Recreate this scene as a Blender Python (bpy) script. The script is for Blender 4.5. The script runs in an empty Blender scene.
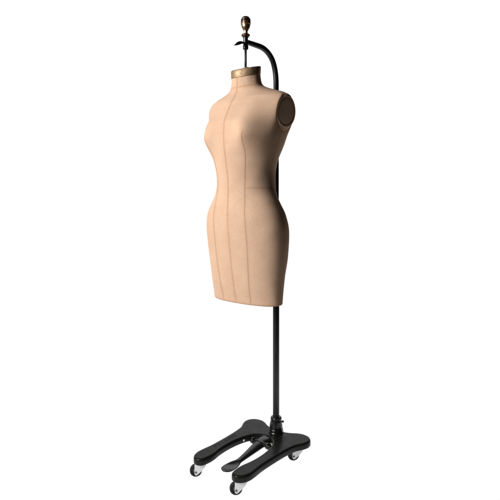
import bpy, bmesh, math, numpy as np
rad = math.radians
U = 0.0036                        # one drawing unit in metres
TH = rad(39.5); S, C = math.sin(TH), math.cos(TH)
X0, PV, PP = -4.4, -53.0, -51.2              # axis of the form, and how far behind it the pole stands
FZ = -270.0                       # floor below the eye, in units
scene = bpy.context.scene
col = scene.collection

# ------------------------------------------------------------------ helpers
def tag(o, label=None, cat=None, kind=None, group=None):
    if label: o['label'] = label
    if cat: o['category'] = cat
    if kind: o['kind'] = kind
    if group: o['group'] = group
    return o
def L3(u, v, z):                  # body coordinates (left, forward, height) -> metres in the root's frame
    return ((v - PV) * U, u * U, (z - FZ) * U)
def to_body(X, Y):                # world units -> (u, v)
    dx, dy = X - X0, Y
    return dx * C - dy * S, -dx * S - dy * C
def obj(name, verts, faces, mat, parent=None, smooth=True, mats=None, fmat=None):
    me = bpy.data.meshes.new(name)
    me.from_pydata([tuple(map(float, p)) for p in verts], [], [tuple(map(int, f)) for f in faces])
    me.update()
    bm = bmesh.new(); bm.from_mesh(me)
    bmesh.ops.recalc_face_normals(bm, faces=bm.faces)
    bm.to_mesh(me); bm.free()
    for m in (mats or [mat]): me.materials.append(m)
    if fmat is not None: me.polygons.foreach_set('material_index', fmat)
    me.polygons.foreach_set('use_smooth', [smooth] * len(me.polygons))
    o = bpy.data.objects.new(name, me); col.objects.link(o)
    if parent: o.parent = parent
    return o
def crease(o, deg=35):            # sharp edges by angle
    me = o.data
    bm = bmesh.new(); bm.from_mesh(me)
    for e in bm.edges:
        if len(e.link_faces) == 2 and e.calc_face_angle(0) > rad(deg): e.smooth = False
    bm.to_mesh(me); bm.free()
    return o
def lathe(prof, u, v, seg=48):    # profile [(r, z)] turned about a vertical axis
    vs, fs = [], []
    for r, z in prof:
        for k in range(seg):
            a = 2 * math.pi * k / seg
            vs.append(L3(u + r * math.cos(a), v + r * math.sin(a), z))
    n = len(prof)
    for i in range(n - 1):
        for k in range(seg):
            a, b = i * seg + k, i * seg + (k + 1) % seg
            fs.append((a, b, b + seg, a + seg))
    fs.append(tuple(range(seg)))
    fs.append(tuple(range((n - 1) * seg, n * seg)))
    return vs, fs
def round_prof(pts, r=0.4):       # cut the corners of a profile so that its edges catch light
    out = [pts[0]]
    for i in range(1, len(pts) - 1):
        p, a, b = np.array(pts[i], float), np.array(pts[i-1], float), np.array(pts[i+1], float)
        da, db = a - p, b - p
        la, lb = np.linalg.norm(da), np.linalg.norm(db)
        k = min(r, la * .45, lb * .45)
        p1, p2 = p + da / max(la, 1e-6) * k, p + db / max(lb, 1e-6) * k
        out += [tuple(p1), tuple((p1 + p2 + 2 * p) / 4), tuple(p2)]
    out.append(pts[-1]); return out
def catmull(pts, n=8, closed=False):
    P = [np.array(p, float) for p in pts]; out = []
    m = len(P)
    for i in range(m if closed else m - 1):
        if closed: a, b, c, d = P[i-1], P[i], P[(i+1) % m], P[(i+2) % m]
        else: a, b, c, d = P[max(i-1, 0)], P[i], P[i+1], P[min(i+2, m-1)]
        for k in range(n):
            t = k / n
            out.append(.5 * (2*b + (c-a)*t + (2*a-5*b+4*c-d)*t*t + (3*b-a-3*c+d)*t**3))
    if not closed: out.append(P[-1])
    return out
def tube(path, r, seg=28):        # path of (u, v, z)
    vs, fs = [], []
    n = len(path)
    for i, p in enumerate(path):
        t = path[min(i+1, n-1)] - path[max(i-1, 0)]; t = t / np.linalg.norm(t)
        side = np.array((1., 0, 0)) if abs(t[0]) < .9 else np.array((0, 1., 0))
        up = np.cross(t, side); up /= np.linalg.norm(up); sd = np.cross(up, t)
        rr = r[i] if hasattr(r, '__len__') else r
        for k in range(seg):
            a = 2 * math.pi * k / seg
            vs.append(L3(*(p + rr * (math.cos(a) * sd + math.sin(a) * up))))
    for i in range(n - 1):
        for k in range(seg):
            a, b = i * seg + k, i * seg + (k + 1) % seg
            fs.append((a, b, b + seg, a + seg))
    fs.append(tuple(range(seg))); fs.append(tuple(range((n-1)*seg, n*seg)))
    return vs, fs
def merge(*ms):
    vs, fs = [], []
    for v, f in ms:
        k = len(vs); vs += list(v); fs += [tuple(i + k for i in q) for q in f]
    return vs, fs
def sstep(a, b, x):
    t = np.clip((x - a) / (b - a), 0, 1); return t * t * (3 - 2 * t)

# ------------------------------------------------------------------ materials
def mat(name, color, rough=.5, metal=0., spec=.5, coat=0.):
    m = bpy.data.materials.new(name); m.use_nodes = True
    b = m.node_tree.nodes['Principled BSDF']
    b.inputs['Base Color'].default_value = (*color, 1)
    b.inputs['Roughness'].default_value = rough
    b.inputs['Metallic'].default_value = metal
    b.inputs['Specular IOR Level'].default_value = spec
    b.inputs['Coat Weight'].default_value = coat
    return m, m.node_tree, b
def noise(nt, scale, detail=4, rough=.6, vec=None):
    n = nt.nodes.new('ShaderNodeTexNoise')
    n.inputs['Scale'].default_value = scale; n.inputs['Detail'].default_value = detail
    n.inputs['Roughness'].default_value = rough
    if vec is None:
        tc = nt.nodes.new('ShaderNodeTexCoord'); vec = tc.outputs['Object']
    nt.links.new(vec, n.inputs['Vector']); return n
def ramp(nt, fac, a, b, ca, cb):
    r = nt.nodes.new('ShaderNodeValToRGB')
    r.color_ramp.elements[0].position = a; r.color_ramp.elements[1].position = b
    r.color_ramp.elements[0].color = (*ca, 1); r.color_ramp.elements[1].color = (*cb, 1)
    nt.links.new(fac, r.inputs['Fac']); return r
def bump(nt, b, height, strength, dist, normal=None):
    n = nt.nodes.new('ShaderNodeBump')
    n.inputs['Strength'].default_value = strength; n.inputs['Distance'].default_value = dist
    nt.links.new(height, n.inputs['Height'])
    if normal is not None: nt.links.new(normal, n.inputs['Normal'])
    nt.links.new(n.outputs['Normal'], b.inputs['Normal']); return n
def mixc(nt, fac, a, b, mode='MIX'):
    m = nt.nodes.new('ShaderNodeMix'); m.data_type = 'RGBA'; m.blend_type = mode
    for s, x in ((0, fac), (6, a), (7, b)):
        if isinstance(x, (int, float)): m.inputs[s].default_value = x
        elif isinstance(x, tuple): m.inputs[s].default_value = (*x, 1)
        else: nt.links.new(x, m.inputs[s])
    return m.outputs[2]

def fabric(name, c1, c2, cs):
    m, nt, b = mat(name, c1, .9, spec=.15)
    tc = nt.nodes.new('ShaderNodeTexCoord').outputs['Object']
    big = noise(nt, 14, 5, .6, tc)
    mp = nt.nodes.new('ShaderNodeMapping'); mp.inputs['Scale'].default_value = (1, 1, .12)
    nt.links.new(tc, mp.inputs['Vector'])
    slub = noise(nt, 620, 3, .7, mp.outputs['Vector'])
    mp2 = nt.nodes.new('ShaderNodeMapping'); mp2.inputs['Scale'].default_value = (.12, .12, 1)
    nt.links.new(tc, mp2.inputs['Vector'])
    weft = noise(nt, 700, 3, .7, mp2.outputs['Vector'])
    base = ramp(nt, big.outputs['Fac'], .3, .7, c1, c2).outputs['Color']
    th = mixc(nt, .5, slub.outputs['Fac'], weft.outputs['Fac'])
    thr = ramp(nt, th, .3, .7, (.80, .785, .76), (1.03, 1.03, 1.03)).outputs['Color']
    colr = mixc(nt, 1.0, base, thr, 'MULTIPLY')
    at = nt.nodes.new('ShaderNodeAttribute'); at.attribute_name = 'seam'
    colr = mixc(nt, at.outputs['Fac'], colr, cs)
    nt.links.new(colr, b.inputs['Base Color'])
    b.inputs['Sheen Weight'].default_value = 0
    bump(nt, b, th, .5, .0007)
    return m
M_fab = fabric('linen_cover', (.605, .385, .255), (.67, .44, .297), (.37, .18, .09))
M_plate = fabric('armhole_linen', (.68, .44, .29), (.74, .50, .34), (.36, .20, .11))

def metal_paint(name, color, rough, spec, grain=.3, coat=0.):
    m, nt, b = mat(name, color, rough, spec=spec, coat=coat)
    b.inputs['Coat Roughness'].default_value = .15
    n = noise(nt, 260, 4, .6); n2 = noise(nt, 22, 5, .6)
    r = ramp(nt, n2.outputs['Fac'], .3, .7, (rough * .8,) * 3, (min(1, rough * 1.2),) * 3)
    nt.links.new(r.outputs['Color'], b.inputs['Roughness'])
    bump(nt, b, n.outputs['Fac'], grain, .0004)
    return m
M_iron = metal_paint('black_cast_iron', (.0105, .0094, .0086), .45, .06, .5, .22)
M_tube = metal_paint('black_enamel_tube', (.008, .0074, .0068), .36, .4, .03)
M_gloss = metal_paint('black_gloss_iron', (.007, .0065, .006), .24, .35, .15, .3)
M_rub, _, _ = mat('black_rubber', (.010, .010, .010), .55, spec=.3)
M_hub, _, _ = mat('dark_grey_hub', (.09, .088, .085), .45, spec=.4)
def metalm(name, c1, c2, rough):
    m, nt, b = mat(name, c1, rough, metal=1.)
    n = noise(nt, 60, 6, .65)
    nt.links.new(ramp(nt, n.outputs['Fac'], .35, .65, c1, c2).outputs['Color'], b.inputs['Base Color'])
    nt.links.new(ramp(nt, n.outputs['Fac'], .3, .7, (rough * .8,) * 3, (rough * 1.35,) * 3).outputs['Color'], b.inputs['Roughness'])
    return m
M_brass = metalm('aged_brass', (.46, .31, .19), (.39, .26, .155), .6)
M_brass2 = metalm('bright_brass', (.66, .46, .28), (.46, .30, .17), .28)
M_zinc, nt, b = mat('bright_zinc', (.70, .68, .68), .45, metal=.35)
M_wood, nt, b = mat('red_bronze_lacquer', (.12, .04, .025), .28, metal=.8, coat=.3)
w = noise(nt, 90, 5, .6)
nt.links.new(ramp(nt, w.outputs['Fac'], .35, .65, (.22, .10, .055), (.10, .045, .027)).outputs['Color'], b.inputs['Base Color'])
M_blk, _, _ = mat('black_lacquer', (.006, .006, .006), .18, spec=.5)
M_board, nt, b = mat('brown_board', (.23, .15, .09), .8)

# ------------------------------------------------------------------ the dress form
root = bpy.data.objects.new('dress_form', None); col.objects.link(root)
root.location = ((X0 - PV * S) * U, -PV * C * U, 0)
root.rotation_euler = (0, 0, math.atan2(-C, -S))
root.empty_display_size = .2
tag(root, 'tailor\'s dress form with beige linen torso hanging from a black wheeled stand', 'dress form')

# sections of the torso: height, half width, front, back, widest depth, exponent
CFZ = np.array([-101, -97.7,-85.6,-69.7,-54.0,-38.5,-26.9,-14.4,0,14.4,28.7,40.1,52.3,62,66.5,76.1,84,88.5,92,96,98.5,100.5,103,106,108.5,111,114,118,125])
CFV = np.array([14.2, 14.6,17.6,20.5,22.7,24.8,26.3,27.0,26.3,25.9,27.7,29.8,31.9,32.4,32.3,31.0,27.2,24.8,22.7,20.5,19,18,16.6,15.2,14,13.4,13,12.9,13.3])
AZ = np.array([-101,-98,-75,-55,-38,-25,-14,-3,8,18,28,38,50,62,75,84,88,92,96,98.5,100.5,103,106,108.5,111,114,118,125])
AA = np.array([40.9,41.1,42.9,45.3,46.6,46.4,43.8,38.3,32.8,31.0,31.1,33.4,36.9,40.4,43.0,45.3,46,46.3,46.4,46.2,45.4,40.6,31,23.8,18.8,16.3,15.2,14.6])
BB = np.array([18.7,19.0,23.4,26.8,27.9,27.5,25.8,24.5,25.2,26.4,27.3,28.7,31.8,35.0,36.5,34.5,33,31,28.5,26.5,25,22.5,20,18.3,16.8,15.8,15,14.2])
def smooth_interp(z, X, Y):       # cubic Hermite through the table
    X = np.asarray(X); Y = np.asarray(Y)
    d = np.gradient(Y, X)
    i = np.clip(np.searchsorted(X, z) - 1, 0, len(X) - 2)
    h = X[i+1] - X[i]; t = np.clip((z - X[i]) / h, 0, 1)
    return ((2*t**3-3*t**2+1)*Y[i] + (t**3-2*t**2+t)*h*d[i] + (-2*t**3+3*t**2)*Y[i+1] + (t**3-t**2)*h*d[i+1])

def tilt(u, v, z):                # the neck leans forward
    return z - .26 * (v + 0) * sstep(94, 112, z)
PRZ = np.array([-101,-80,-60,-38,-20,-3,12,28,45,60,66,72])
NC = 640
ph = np.linspace(0, 2 * np.pi, NC, endpoint=False)
zr = np.concatenate([np.arange(-101, 88, .62), np.arange(88, 118, .32), np.arange(118, 125.01, .6)])
rs = np.random.RandomState(4)
def fnoise(p, q, fr, sd):         # cheap smooth noise, periodic in p
    r = np.random.RandomState(sd); s = np.zeros_like(p)
    for _ in range(10):
        k = r.randint(1, max(2, int(fr))); s += np.sin(k * p + q * r.uniform(-.12, .12) * fr / 6 + r.uniform(0, 6.3))
    return s / 10
PH, ZZ = np.meshgrid(ph, zr)
a = smooth_interp(ZZ, AZ, AA); vf = smooth_interp(ZZ, CFZ, CFV); vb = -smooth_interp(ZZ, AZ, BB)
c = vf + (vb - vf) * .52
c = c * (1 - sstep(60, 84, ZZ)) + (-7.0) * sstep(60, 84, ZZ)
c = c * (1 - sstep(103, 113, ZZ)) + (-.6) * sstep(103, 113, ZZ)
n = 2.3 - .3 * sstep(98, 108, ZZ) - .27 * sstep(-14, 4, ZZ) * (1 - sstep(38, 56, ZZ))
cu, sv = np.cos(PH), np.sin(PH)
uu = a * np.sign(cu) * np.abs(cu) ** (2 / n)
front = sv > 0
vv = c + np.where(front, vf - c, c - vb) * np.sign(sv) * np.abs(sv) ** (2 / n)
# between bust and shoulder the section is a flat-sided box that carries the arm plates
hh = np.where(front, 13.2, 15.0) * np.sqrt(np.clip(1 - (np.maximum(ZZ - 84, 0) / 18.5) ** 2, .05, 1))
WB = sstep(58, 82, ZZ) * (1 - sstep(92, 111, ZZ))
q = np.abs(np.arctan2(np.abs(sv), np.abs(cu))) / (np.pi / 2)      # 0 at the side, 1 at the front or back
sq = np.clip((1 - q) / .78, 0, 1)
ub = np.sign(cu) * a * sq
ve = np.where(front, -7 + hh, -7 - hh); vx = np.where(front, vf, vb)
vq = ve + (vx - ve) * (1 - sq ** np.where(front, 1.75 + .4 * np.exp(-((ZZ - 71) / 8) ** 2), 2.1))
vq = np.where(q < .22, -7 + (ve + 7) * q / .22, vq)
for _ in range(60):
    ub = (np.roll(ub, 1, 1) + 2 * ub + np.roll(ub, -1, 1)) / 4; vq = (np.roll(vq, 1, 1) + 2 * vq + np.roll(vq, -1, 1)) / 4
uu = uu + (ub - uu) * WB; vv = vv + (vq - vv) * WB
fw = np.clip((vv - c) / (vf - c), 0, 1)
sg = np.where(ZZ > 62, 24., 12.5)
vv += front * fw * 8.4 * np.exp(-((np.abs(uu) - 25.5) / 11.3) ** 2 - ((ZZ - 62) / sg) ** 2)
# seat: two soft rounds behind, and shoulder blades
vv -= (~front) * 2.2 * np.exp(-((np.abs(uu) - 19) / 13) ** 2 - ((ZZ + 36) / 19) ** 2)
vv -= (~front) * 1.4 * np.exp(-((np.abs(uu) - 20) / 11) ** 2 - ((ZZ - 76) / 15) ** 2)
# stumps of the arms
rr = np.sqrt(((vv + 7) / 13.0) ** 2 + ((ZZ - 84) / 16.2) ** 2)
wb = (1 - sstep(.90, 1.12, rr)) * (np.abs(uu) > 20) * sstep(20, 34, np.abs(uu))
uu = uu + (np.sign(uu) * (44.5 + .10 * (ZZ - 84) - .12 * (vv + 7)) - uu) * wb
# hand-stretched unevenness
amp = .22
uu += amp * fnoise(PH, ZZ, 13, 1) * np.cos(PH); vv += amp * fnoise(PH, ZZ, 13, 1) * np.sin(PH)
# seams
seam = np.zeros_like(uu); dep = np.zeros_like(uu)
def add_seam(dist, mask, w=.62, d=.2, k=.62):
    k = k * (.92 + .12 * np.sin(ZZ * .9 + 1.7 * np.sin(ZZ * .37)) * np.sin(ZZ * .21 + PH * 3))
    global seam, dep
    g = np.exp(-(dist / w) ** 2) * mask
    wide = np.exp(-(dist / (w * 3.2)) ** 2) * mask
    seam = np.maximum(seam, np.clip(g * 1.0 + wide * .25, 0, 1) * k)
    dep = np.maximum(dep, g * d - wide * .06)
add_seam(np.abs(uu), (front) * 1.)                               # centre front
add_seam(np.abs(uu), (~front) * 1.)                              # centre back
pz = np.array([-101, -75, -50, -25, -5, 12, 28, 45, 62, 66])
PU = np.array([17.5, 19.0, 20.3, 20.6, 19.2, 17.6, 18.6, 21.5, 24.5, 25.2])
pu = smooth_interp(ZZ, pz, PU)
slope = np.abs(np.sin(PH)) * .55 + .45
add_seam((np.abs(uu) - pu) / 1.0, front * (vv > c + 4) * (1 - sstep(60, 66, ZZ)))
add_seam((np.abs(uu) - pu * .92), (~front) * (vv < c - 4) * (1 - sstep(70, 76, ZZ)), k=.6)
add_seam((vv - c - .5), (np.abs(uu) > 18) * (1 - sstep(68, 71, ZZ)), w=.6, k=.25)  # side seams
wz = 10.5 + .6 * np.sin(PH * 2)
add_seam(ZZ - wz, ((np.abs(uu) > pu) | (~front)) * 1., w=.7, k=.5)               # waist seam of the side panels
add_seam(ZZ - 113.8, np.ones_like(ZZ), w=.6, k=.5)                                # neck seam
add_seam((vv + 7 + 6.4 * sstep(100, 113, ZZ)), (ZZ > 100) * (ZZ < 113.8) * 1., w=.6, k=.25)     # shoulder seams
add_seam((rr - 1.06) * 13, (np.abs(uu) > 36) * 1., w=.8, k=.35)                    # armhole seam
add_seam(ZZ + 101.2, np.ones_like(ZZ), w=1.0, k=.7, d=.1)                         # hem fold
# puckers beside the seams
puck = .09 * np.sin(ZZ * 3.4 + 2 * fnoise(PH, ZZ, 5, 8)) * np.exp(-((np.abs(np.abs(uu) - pu)) / 2.2) ** 2) * (seam < .5) * (1 - sstep(58, 64, ZZ))
nu, nv = np.cos(PH) / np.maximum(a, 1), np.sin(PH) / np.maximum(vf - c, 1)
nl = np.sqrt(nu**2 + nv**2)
uu -= (dep - puck) * nu / nl; vv -= (dep - puck) * nv / nl
# rounded hem
k = .9 * np.clip((-99.9 - ZZ) / 1.1, 0, 1) ** 2
uu -= k * nu / nl; vv -= k * nv / nl
z2 = tilt(uu, vv, ZZ)
V = np.stack([(vv - PV) * U, uu * U, (z2 - FZ) * U], -1).reshape(-1, 3)
NR = len(zr)
I = np.arange(NR - 1)[:, None] * NC + np.arange(NC)[None, :]
J = np.arange(NR - 1)[:, None] * NC + (np.arange(NC)[None, :] + 1) % NC
F = np.stack([I, J, J + NC, I + NC], -1).reshape(-1, 4)
me = bpy.data.meshes.new('torso')
me.vertices.add(len(V)); me.vertices.foreach_set('co', V.ravel())
F = F[:, ::-1]
me.loops.add(F.size); me.loops.foreach_set('vertex_index', F.ravel().astype(np.int32))
me.polygons.add(len(F)); me.polygons.foreach_set('loop_start', np.arange(0, F.size, 4, dtype=np.int32))
me.update(calc_edges=True); me.validate()
bm = bmesh.new(); bm.from_mesh(me); bmesh.ops.recalc_face_normals(bm, faces=bm.faces); bm.to_mesh(me); bm.free()
at = me.attributes.new('seam', 'FLOAT', 'POINT'); at.data.foreach_set('value', seam.ravel().astype(np.float32))
me.polygons.foreach_set('use_smooth', [True] * len(me.polygons))
me.materials.append(M_fab)
torso = bpy.data.objects.new('torso', me); col.objects.link(torso); torso.parent = root

# board closing the bottom of the torso
vs = [L3(uu[0, k] * .985, vv[0, k] * .985, -100.4) for k in range(0, NC, 5)]
m_ = len(vs); vs += [L3(uu[0, k] * .985, vv[0, k] * .985, -99.2) for k in range(0, NC, 5)]
fs = [tuple(range(m_)), tuple(range(m_, 2*m_))] + [(i, (i+1) % m_, (i+1) % m_ + m_, i + m_) for i in range(m_)]
crease(obj('bottom_board', vs, fs, M_board, torso))

# arm plates
def plate(sgn):
    prof = [(0, .95), (.30, 1.0), (.62, .95), (.78, .85), (.82, .55), (.835, .45), (.85, .55), (.88, .9), (.93, 1.1), (.97, .95), (1.0, .5), (1.01, 0), (1.0, -.8), (.96, -1.6)]
    seg = 96; vs = []; sm = []
    for r, h in prof:
        for k in range(seg):
            t = 2 * math.pi * k / seg
            dv, dz = 13.1 * r * math.cos(t) * (1 - .06 * math.sin(t)), 15.4 * r * math.sin(t)
            vs.append(L3(sgn * (44.5 + h * .5 + .10 * (dz + .8) - .12 * dv), -7 + dv, 84.8 + dz))
            sm.append(1.0 if .81 < r < .86 else 0.)
    fs = []
    for i in range(1, len(prof) - 1):
        for k in range(seg):
            p, q = i*seg+k, i*seg+(k+1) % seg
            fs.append((p, q, q+seg, p+seg))
    fs.append(tuple(range(seg, 2*seg)))
    o = obj('armhole_plate', vs, fs, M_plate, torso)
    t_ = o.data.attributes.new('seam', 'FLOAT', 'POINT'); t_.data.foreach_set('value', sm)
    return o
plate(1); plate(-1)

# brass neck cap, tilted with the neck
def ringz(prof, seg=96):
    vs, fs = [], []
    for (ra, rb, z) in prof:
        for k in range(seg):
            t = 2 * math.pi * k / seg
            u_, v_ = ra * math.cos(t), -.5 + rb * math.sin(t)
            vs.append(L3(u_, v_, z - .26 * v_))
    for i in range(len(prof) - 1):
        for k in range(seg):
            p, q = i*seg+k, i*seg+(k+1) % seg
            fs.append((p, q, q+seg, p+seg))
    fs.append(tuple(range(seg))); fs.append(tuple(range((len(prof)-1)*seg, len(prof)*seg)))
    return vs, fs
crease(obj('neck_cap', *ringz([(14.4, 13.6, 123.6), (14.95, 14.15, 123.5), (15.15, 14.35, 123.9), (15.35, 14.55, 130.3), (15.15, 14.35, 131.0), (14.6, 13.8, 131.3), (14.2, 13.4, 131.0), (13.8, 13, 130.9), (3, 3, 131.4), (2.6, 2.6, 132.6), (1.3, 1.3, 132.8)]), M_brass, torso), 40)

# rod, sleeve and knob
obj('hanging_rod', *lathe([(1.15, 120), (1.15, 168)], 0, 0, 24), M_tube, root)
crease(obj('sleeve', *lathe(round_prof([(1.2, 150.2), (2.3, 150.2), (2.75, 151.2), (2.75, 154), (2.45, 154.3), (2.45, 162.2), (3.1, 162.6), (3.1, 163.4), (1.2, 163.4)], .3), 0, 0), M_gloss, root), 50)
knob = crease(obj('finial_knob', *lathe(round_prof([(.5, 176.2), (4.5, 176.2), (4.95, 177.2), (4.95, 178.3), (4.6, 178.6), (4.4, 180.9), (4.1, 181.6), (3.4, 182.6), (2.4, 183.2), (1.2, 183.5), (.1, 183.55)], .3), 0.2, 0), M_wood, root), 60)
crease(obj('knob_cup', *lathe(round_prof([(.5, 165.6), (1.9, 165.6), (2.0, 168.6), (2.4, 169.6), (3.3, 170.9), (4.2, 172.6), (4.6, 174.4), (4.6, 175.0), (5.1, 175.3), (5.15, 176.2), (4.4, 176.6), (.5, 176.6)], .3), 0.2, 0), M_brass2, knob), 60)
crease(obj('knob_band', *lathe(round_prof([(4.2, 178.6), (4.85, 178.7), (4.95, 179.4), (4.8, 180.1), (4.2, 180.2)], .25), 0.2, 0), M_blk, knob), 60)
crease(obj('knob_ring', *lathe(round_prof([(4.2, 180.3), (4.7, 180.35), (4.6, 180.9), (4.3, 181.3), (4.0, 181.4)], .2), 0.2, 0), M_brass2, knob), 60)
crease(obj('thumb_nut', *lathe(round_prof([(1.2, 163.45), (3.6, 163.45), (4.3, 164.1), (4.3, 165.2), (3.2, 165.9), (1.9, 166.6), (1.2, 166.6)], .35), 0.1, 0), metalm('dark_brass', (.22, .13, .06), (.10, .06, .03), .35), root), 60)

# pole bending forward into the arm
path = [(0, -.5, 158.2), (0, -15, 158.7), (0, -27.5, 158.5), (0, -37, 155.4), (0, -44.3, 149.6), (0, -48.8, 141), (0, -51, 130), (0, PP, 115)]
pth = catmull(path, 8)
pth += [np.array((0, PP, z)) for z in (60, 0, -60, -95)]
r_ = [2.45 + .4 * min(1, i / 14) + .1 * sstep(30, 60, i) for i in range(len(pth))]
pole = obj('upper_pole', *tube(pth, r_), M_tube, root)
crease(obj('lower_pole', *lathe(round_prof([(3.0, -60), (3.45, -60), (3.45, -246), (2, -246)], .4), 0, PP), M_tube, root), 50)
crease(obj('pole_collar', *lathe(round_prof([(3.0, -66), (5.2, -66), (5.2, -57), (3.0, -57)], .6), 0, PP), M_gloss, pole), 50)
# pointed hook at the front end of the arm
hk = catmull([(0, 1.5, 156.4), (0, 4.5, 156.2), (0, 7.5, 155.6), (0, 11, 154), (0, 14, 152.3), (0, 17.2, 150.4)], 6)
hv, hf = tube(hk, np.interp(np.linspace(0, 1, len(hk)), [0, .15, .3, .5, .7, .9, 1], [1.3, .9, 1.25, 1.7, 1.45, .6, .1]), 20)
obj('hook', hv, hf, M_gloss, root)

# cast base
UC = -2.2                          # the base sits a little off the pole's axis
half = [(0, -3.5), (8, -4), (15, -6.5), (21.5, -10.5), (28, -12.3), (35.2, -11), (40, -6.5), (41.6, 0), (39.8, 7), (36.2, 14), (34.3, 23), (33.2, 35), (32.6, 50), (32.5, 65), (33.5, 77), (33.5, 85), (31, 93), (25, 96.8), (18.6, 94.2), (16.8, 85), (17, 77), (18.8, 67), (19.6, 55), (18.9, 43), (16.8, 32), (13, 23), (7, 17.5), (0, 15.6)]
half = [(x, y - (1.2 if y > 88 else 0)) for x, y in half]
loop = half + [(-x, y) for x, y in half[-2:0:-1]]
oc = np.array(catmull(loop, 5, True)); oc[:, 1] -= .03 * oc[:, 0]
tn = np.roll(oc, -1, 0) - np.roll(oc, 1, 0); tn /= np.linalg.norm(tn, axis=1)[:, None]
nn = np.stack([tn[:, 1], -tn[:, 0]], -1)
if (nn * (oc - oc.mean(0))).sum() < 0: nn = -nn
for _ in range(2): nn = (np.roll(nn, 1, 0) + nn + np.roll(nn, -1, 0)) / 3; nn /= np.linalg.norm(nn, axis=1)[:, None]
def base_mesh():
    prof = [(1.2, -256.4), (.3, -256.3), (0, -255.8), (0, -252.9), (.1, -251.8), (.4, -250.9), (.9, -250.35), (1.5, -250.08), (2.1, -250.0)]
    vs, fs = [], []; m = len(oc)
    for off, z in prof:
        for p, q in zip(oc, nn): vs.append(L3(UC + p[0] - q[0]*off, PV + p[1] - q[1]*off, z))
    for i in range(len(prof) - 1):
        for k in range(m): fs.append((i*m+k, i*m+(k+1) % m, (i+1)*m+(k+1) % m, (i+1)*m+k))
    fs.append(tuple(range(m))); fs.append(tuple(range((len(prof)-1)*m, len(prof)*m)))
    return vs, fs
base = crease(obj('base', *base_mesh(), M_iron, root), 50)
for p in base.data.polygons:
    if len(p.vertices) > 8: p.use_smooth = False
# worn raised marks cast on the far leg
def block(u0, u1, v0, v1, z0, z1):
    e = .12
    vs = [L3(x, y, z0) for x, y in ((u0, v0), (u1, v0), (u1, v1), (u0, v1))] + [L3(x, y, z1) for x, y in ((u0+e, v0+e), (u1-e, v0+e), (u1-e, v1-e), (u0+e, v1-e))]
    return vs, [(0,1,2,3), (4,5,6,7), (0,1,5,4), (1,2,6,5), (2,3,7,6), (3,0,4,7)]
glyph = {'|': (0, .22, 0, 1), '!': (.78, 1, 0, 1), '^': (0, 1, .8, 1), '-': (0, 1, .42, .6), '_': (0, 1, 0, .2), ':': (.4, .62, 0, 1)}
marks = []
v_ = 67.5
for ch in ['|^-', '|^_!', None, '|_', '|^-!', '|!-', '|^_!', '^_-']:
    if ch is None: v_ -= 2.2; continue
    for g in ch:
        x0, x1, y0, y1 = glyph[g]
        # letters read along the leg, their feet towards the inner edge
        marks.append(block(UC - 28.6 + (1 - y1) * 4.1, UC - 28.6 + (1 - y0) * 4.1, PV + v_ - x1 * 2.9, PV + v_ - x0 * 2.9, -250.05, -249.85))
    v_ -= 4.5
obj('raised_mark', *merge(*marks), M_iron, base, smooth=False)

# socket
sock = crease(obj('pole_socket', *lathe(round_prof([(3, -250.2), (8.2, -250.2), (8.0, -249.2), (7.5, -248.6), (7.5, -246.2), (6.9, -245.6), (7.1, -244.8), (6.2, -238.0), (5.6, -236.4), (6.0, -236.0), (6.0, -234.4), (5.3, -233.5), (3.3, -233.3)], .3), 0, PP), M_gloss, root), 50)
sp = [np.array((.77 * t, PP - .636 * t, -239.)) for t in (4.5, 6.6, 6.61, 8.0, 8.4)]
obj('set_screw', *tube(sp, [.6, .6, 1.15, 1.15, .7], 16), M_gloss, sock)

# treadle in the middle of the base
def treadle():
    secs = [(12, 8, -253.5, 2.4, 0), (18, 7.8, -253.6, 2.5, 0), (26, 6.6, -254.6, 2.4, 0), (36, 5.4, -256, 2.1, 0), (48, 4.1, -257.6, 1.7, 0), (57, 3.3, -258.7, 1.5, 0), (61, 3.5, -259, 1.4, .1), (64.5, 4.9, -259.1, 1.2, .5), (69, 6.2, -259.3, 1.2, .9), (74, 6.6, -259.4, 1.2, .9), (78.5, 6.0, -259.3, 1.4, .8), (81.5, 4.4, -259.1, 1.2, .4), (83.2, 1.6, -259, .8, 0)]
    T = np.array(catmull(secs, 5)); seg = 32; vs, fs = [], []
    for v, hw, z, h, d in T:
        for k in range(seg):
            t = 2*math.pi*k/seg; x, y = math.cos(t), math.sin(t)
            xx = np.sign(x) * abs(x) ** .8; yy = np.sign(y) * abs(y) ** .8
            zz = z + yy * h
            if y > 0: zz -= d * 1.5 * (1 - x * x) ** 1.0
            vs.append(L3(UC - .4 + xx * hw, PV + v, zz))
    n_ = len(T)
    for i in range(n_ - 1):
        for k in range(seg):
            p, q = i*seg+k, i*seg+(k+1) % seg
            fs.append((p, q, q+seg, p+seg))
    fs.append(tuple(range(seg))); fs.append(tuple(range((n_-1)*seg, n_*seg)))
    return vs, fs
tr = crease(obj('treadle', *treadle(), M_gloss, root), 60)
obj('hinge_axle', *tube([np.array((UC + x, PV + 26., -254.2)) for x in (-17, -9, 0, 9, 17)], 2.2, 20), M_gloss, tr)
for sx in (-1, 1):
    obj('hinge_bracket', *tube([np.array((UC + sx * x, PV + 26., -254.2)) for x in (8.2, 8.4, 11.6, 11.8)], [2.4, 3.2, 3.2, 2.4], 20), M_gloss, tr)
    obj('bolt', *tube([np.array((UC + sx * x, PV + 33., -253.6)) for x in (18.5, 16.4, 16.2)], [1.2, 1.2, .7], 6), M_zinc, base, smooth=False)

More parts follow.
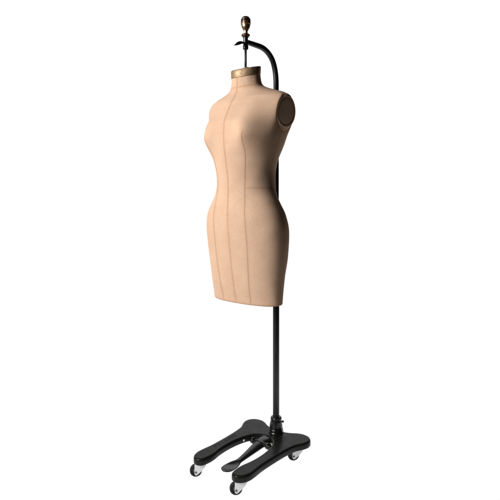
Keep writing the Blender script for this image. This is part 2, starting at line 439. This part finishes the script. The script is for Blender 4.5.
# casters
FDIR = rad(6)                      # they all trail to the left of the picture
def caster(X, Y, turn=0):          # X, Y of the wheel's foot in world units
    e = bpy.data.objects.new('caster', None); col.objects.link(e); e.parent = root
    e.empty_display_size = .02
    u, v = to_body(X, Y)
    e.location = L3(u, v, FZ)
    e.rotation_euler = (0, 0, -root.rotation_euler.z + FDIR + turn)
    # in the caster's frame x is world right, y away from the eye
    R = 5.95; zc = R
    def lath_y(prof, cx, cz, seg=48):
        vs, fs = [], []
        for r, y in prof:
            for k in range(seg):
                t = 2*math.pi*k/seg
                vs.append(((cx + r*math.cos(t))*U, y*U, (cz + r*math.sin(t))*U))
        for i in range(len(prof)-1):
            for k in range(seg):
                p, q = i*seg+k, i*seg+(k+1) % seg
                fs.append((p, q, q+seg, p+seg))
        fs.append(tuple(range(seg))); fs.append(tuple(range((len(prof)-1)*seg, len(prof)*seg)))
        return vs, fs
    crease(obj('wheel', *lath_y(round_prof([(1, -1.3), (3.9, -1.3), (4.1, -1.9), (5.5, -1.9), (R, -1.2), (R, 1.2), (5.5, 1.9), (4.1, 1.9), (3.9, 1.3), (1, 1.3)], .3), 0, zc), M_rub, e), 50)
    crease(obj('hub', *lath_y(round_prof([(.5, -1.75), (2.2, -1.75), (2.5, -1.35), (2.5, 1.35), (2.2, 1.75), (.5, 1.75)], .2), 0, zc), M_hub, e), 50)
    # fork: two cheeks, a bridge, a mounting plate
    prof = [(-1.3, 13.1), (10.0, 13.1), (9.7, 11.6), (8.6, 9.6), (5.2, 5.8), (1.9, 2.9), (.6, 2.2), (-.7, 2.5), (-1.3, 3.7)]
    ms = []
    for y0, y1 in ((-2.9, -2.3), (2.3, 2.9)):
        vs = [(x*U, y0*U, z*U) for x, z in prof] + [(x*U, y1*U, z*U) for x, z in prof]; m = len(prof)
        ms.append((vs, [tuple(range(m)), tuple(range(m, 2*m))] + [(i, (i+1) % m, (i+1) % m+m, i+m) for i in range(m)]))
    def bx(x0, x1, y0, y1, z0, z1):
        vs = [(x*U, y*U, z*U) for z in (z0, z1) for x, y in ((x0, y0), (x1, y0), (x1, y1), (x0, y1))]
        return vs, [(0,1,2,3), (4,5,6,7), (0,1,5,4), (1,2,6,5), (2,3,7,6), (3,0,4,7)]
    ms.append(bx(2.2, 9.9, -2.3, 2.3, 12.4, 13.11))
    ms.append(bx(7.4, 9.2, -2.3, 2.3, 11.2, 12.4))
    fk = obj('fork', *merge(*ms), M_zinc, e, smooth=False)
    obj('axle_bolt', *lath_y([(.5, -3.5), (.95, -3.4), (1.0, -2.9), (1.0, 2.9), (.95, 3.4), (.5, 3.5)], 0, zc - .9, 12), M_hub, fk)
    crease(obj('mounting_plate', *merge(bx(.6, 10.2, -4.4, 4.4, 13.12, 13.58)), M_zinc, e, smooth=False))
    return e
caster(-52.9, -11.0); caster(-12.8, -41.4); caster(45.0, 19.2)
u, v = to_body(50.0, 19.2)         # the fourth mirrors the third under the far rear lobe
um = 2 * UC - u
Xs, Ys = X0 + um * C - v * S, -um * S - v * C
caster(Xs - 5, Ys)

# ------------------------------------------------------------------ added white sweep: its emission stands in for a plain shadowless ground
def sweep():
    prof = [(-150, 0.), (100, 0.), (400, 0.), (850, 0.)]
    for k in range(1, 13):
        t = k / 12 * math.pi / 2; prof.append((850 + 250 * math.sin(t), 250 - 250 * math.cos(t)))
    prof.append((1100, 1010))
    vs, fs = [], []
    for y, z in prof:
        hw = .5 * (500 + y) * 1.2 + 10; hl = .5 * (500 + y) * 1.6 + 60
        vs += [(-hl*U, y*U, z*U), (hw*U, y*U, z*U)]
    for i in range(len(prof) - 1): fs.append((2*i, 2*i+1, 2*i+3, 2*i+2))
    m = bpy.data.materials.new('glowing_white_sweep'); m.use_nodes = True
    nt = m.node_tree; nt.nodes.clear()
    o = nt.nodes.new('ShaderNodeOutputMaterial'); e = nt.nodes.new('ShaderNodeEmission')
    e.inputs['Color'].default_value = (1, 1, 1, 1); e.inputs['Strength'].default_value = 1.02
    nt.links.new(e.outputs[0], o.inputs['Surface'])
    o_ = obj('backdrop', vs, fs, m); tag(o_, kind='structure'); return o_
sweep()

# ------------------------------------------------------------------ light, world, camera
def area(name, loc, target, size, power, color=(1, 1, 1), sy=None):
    l = bpy.data.lights.new(name, 'AREA'); l.energy = power; l.color = color
    l.shape = 'RECTANGLE'; l.size = size; l.size_y = sy or size
    o = bpy.data.objects.new(name, l); col.objects.link(o)
    from mathutils import Vector
    o.location = [q * U for q in loc]
    d = Vector([(t - q) for t, q in zip(target, loc)]); o.rotation_euler = d.to_track_quat('-Z', 'Y').to_euler()
    return o
area('key_softbox', (-530, -378, 480), (0, 0, 330), 1.35, 101, (.975, 1, 1.03), 1.3)

w = bpy.data.worlds.new('World'); scene.world = w; w.use_nodes = True
w.node_tree.nodes['Background'].inputs[0].default_value = (1, 1, 1, 1)
w.node_tree.nodes['Background'].inputs[1].default_value = .01

cam = bpy.data.cameras.new('camera'); co = bpy.data.objects.new('camera', cam); col.objects.link(co)
co.location = (0, -500 * U, 270 * U); co.rotation_euler = (math.pi / 2, 0, 0)
cam.sensor_width = 36; cam.lens = 36; cam.shift_y = -.1; cam.clip_end = 100; cam.clip_start = .01
scene.camera = co
scene.view_settings.view_transform = 'Standard'; scene.view_settings.look = 'None'
scene.view_settings.exposure = 0; scene.view_settings.gamma = 1
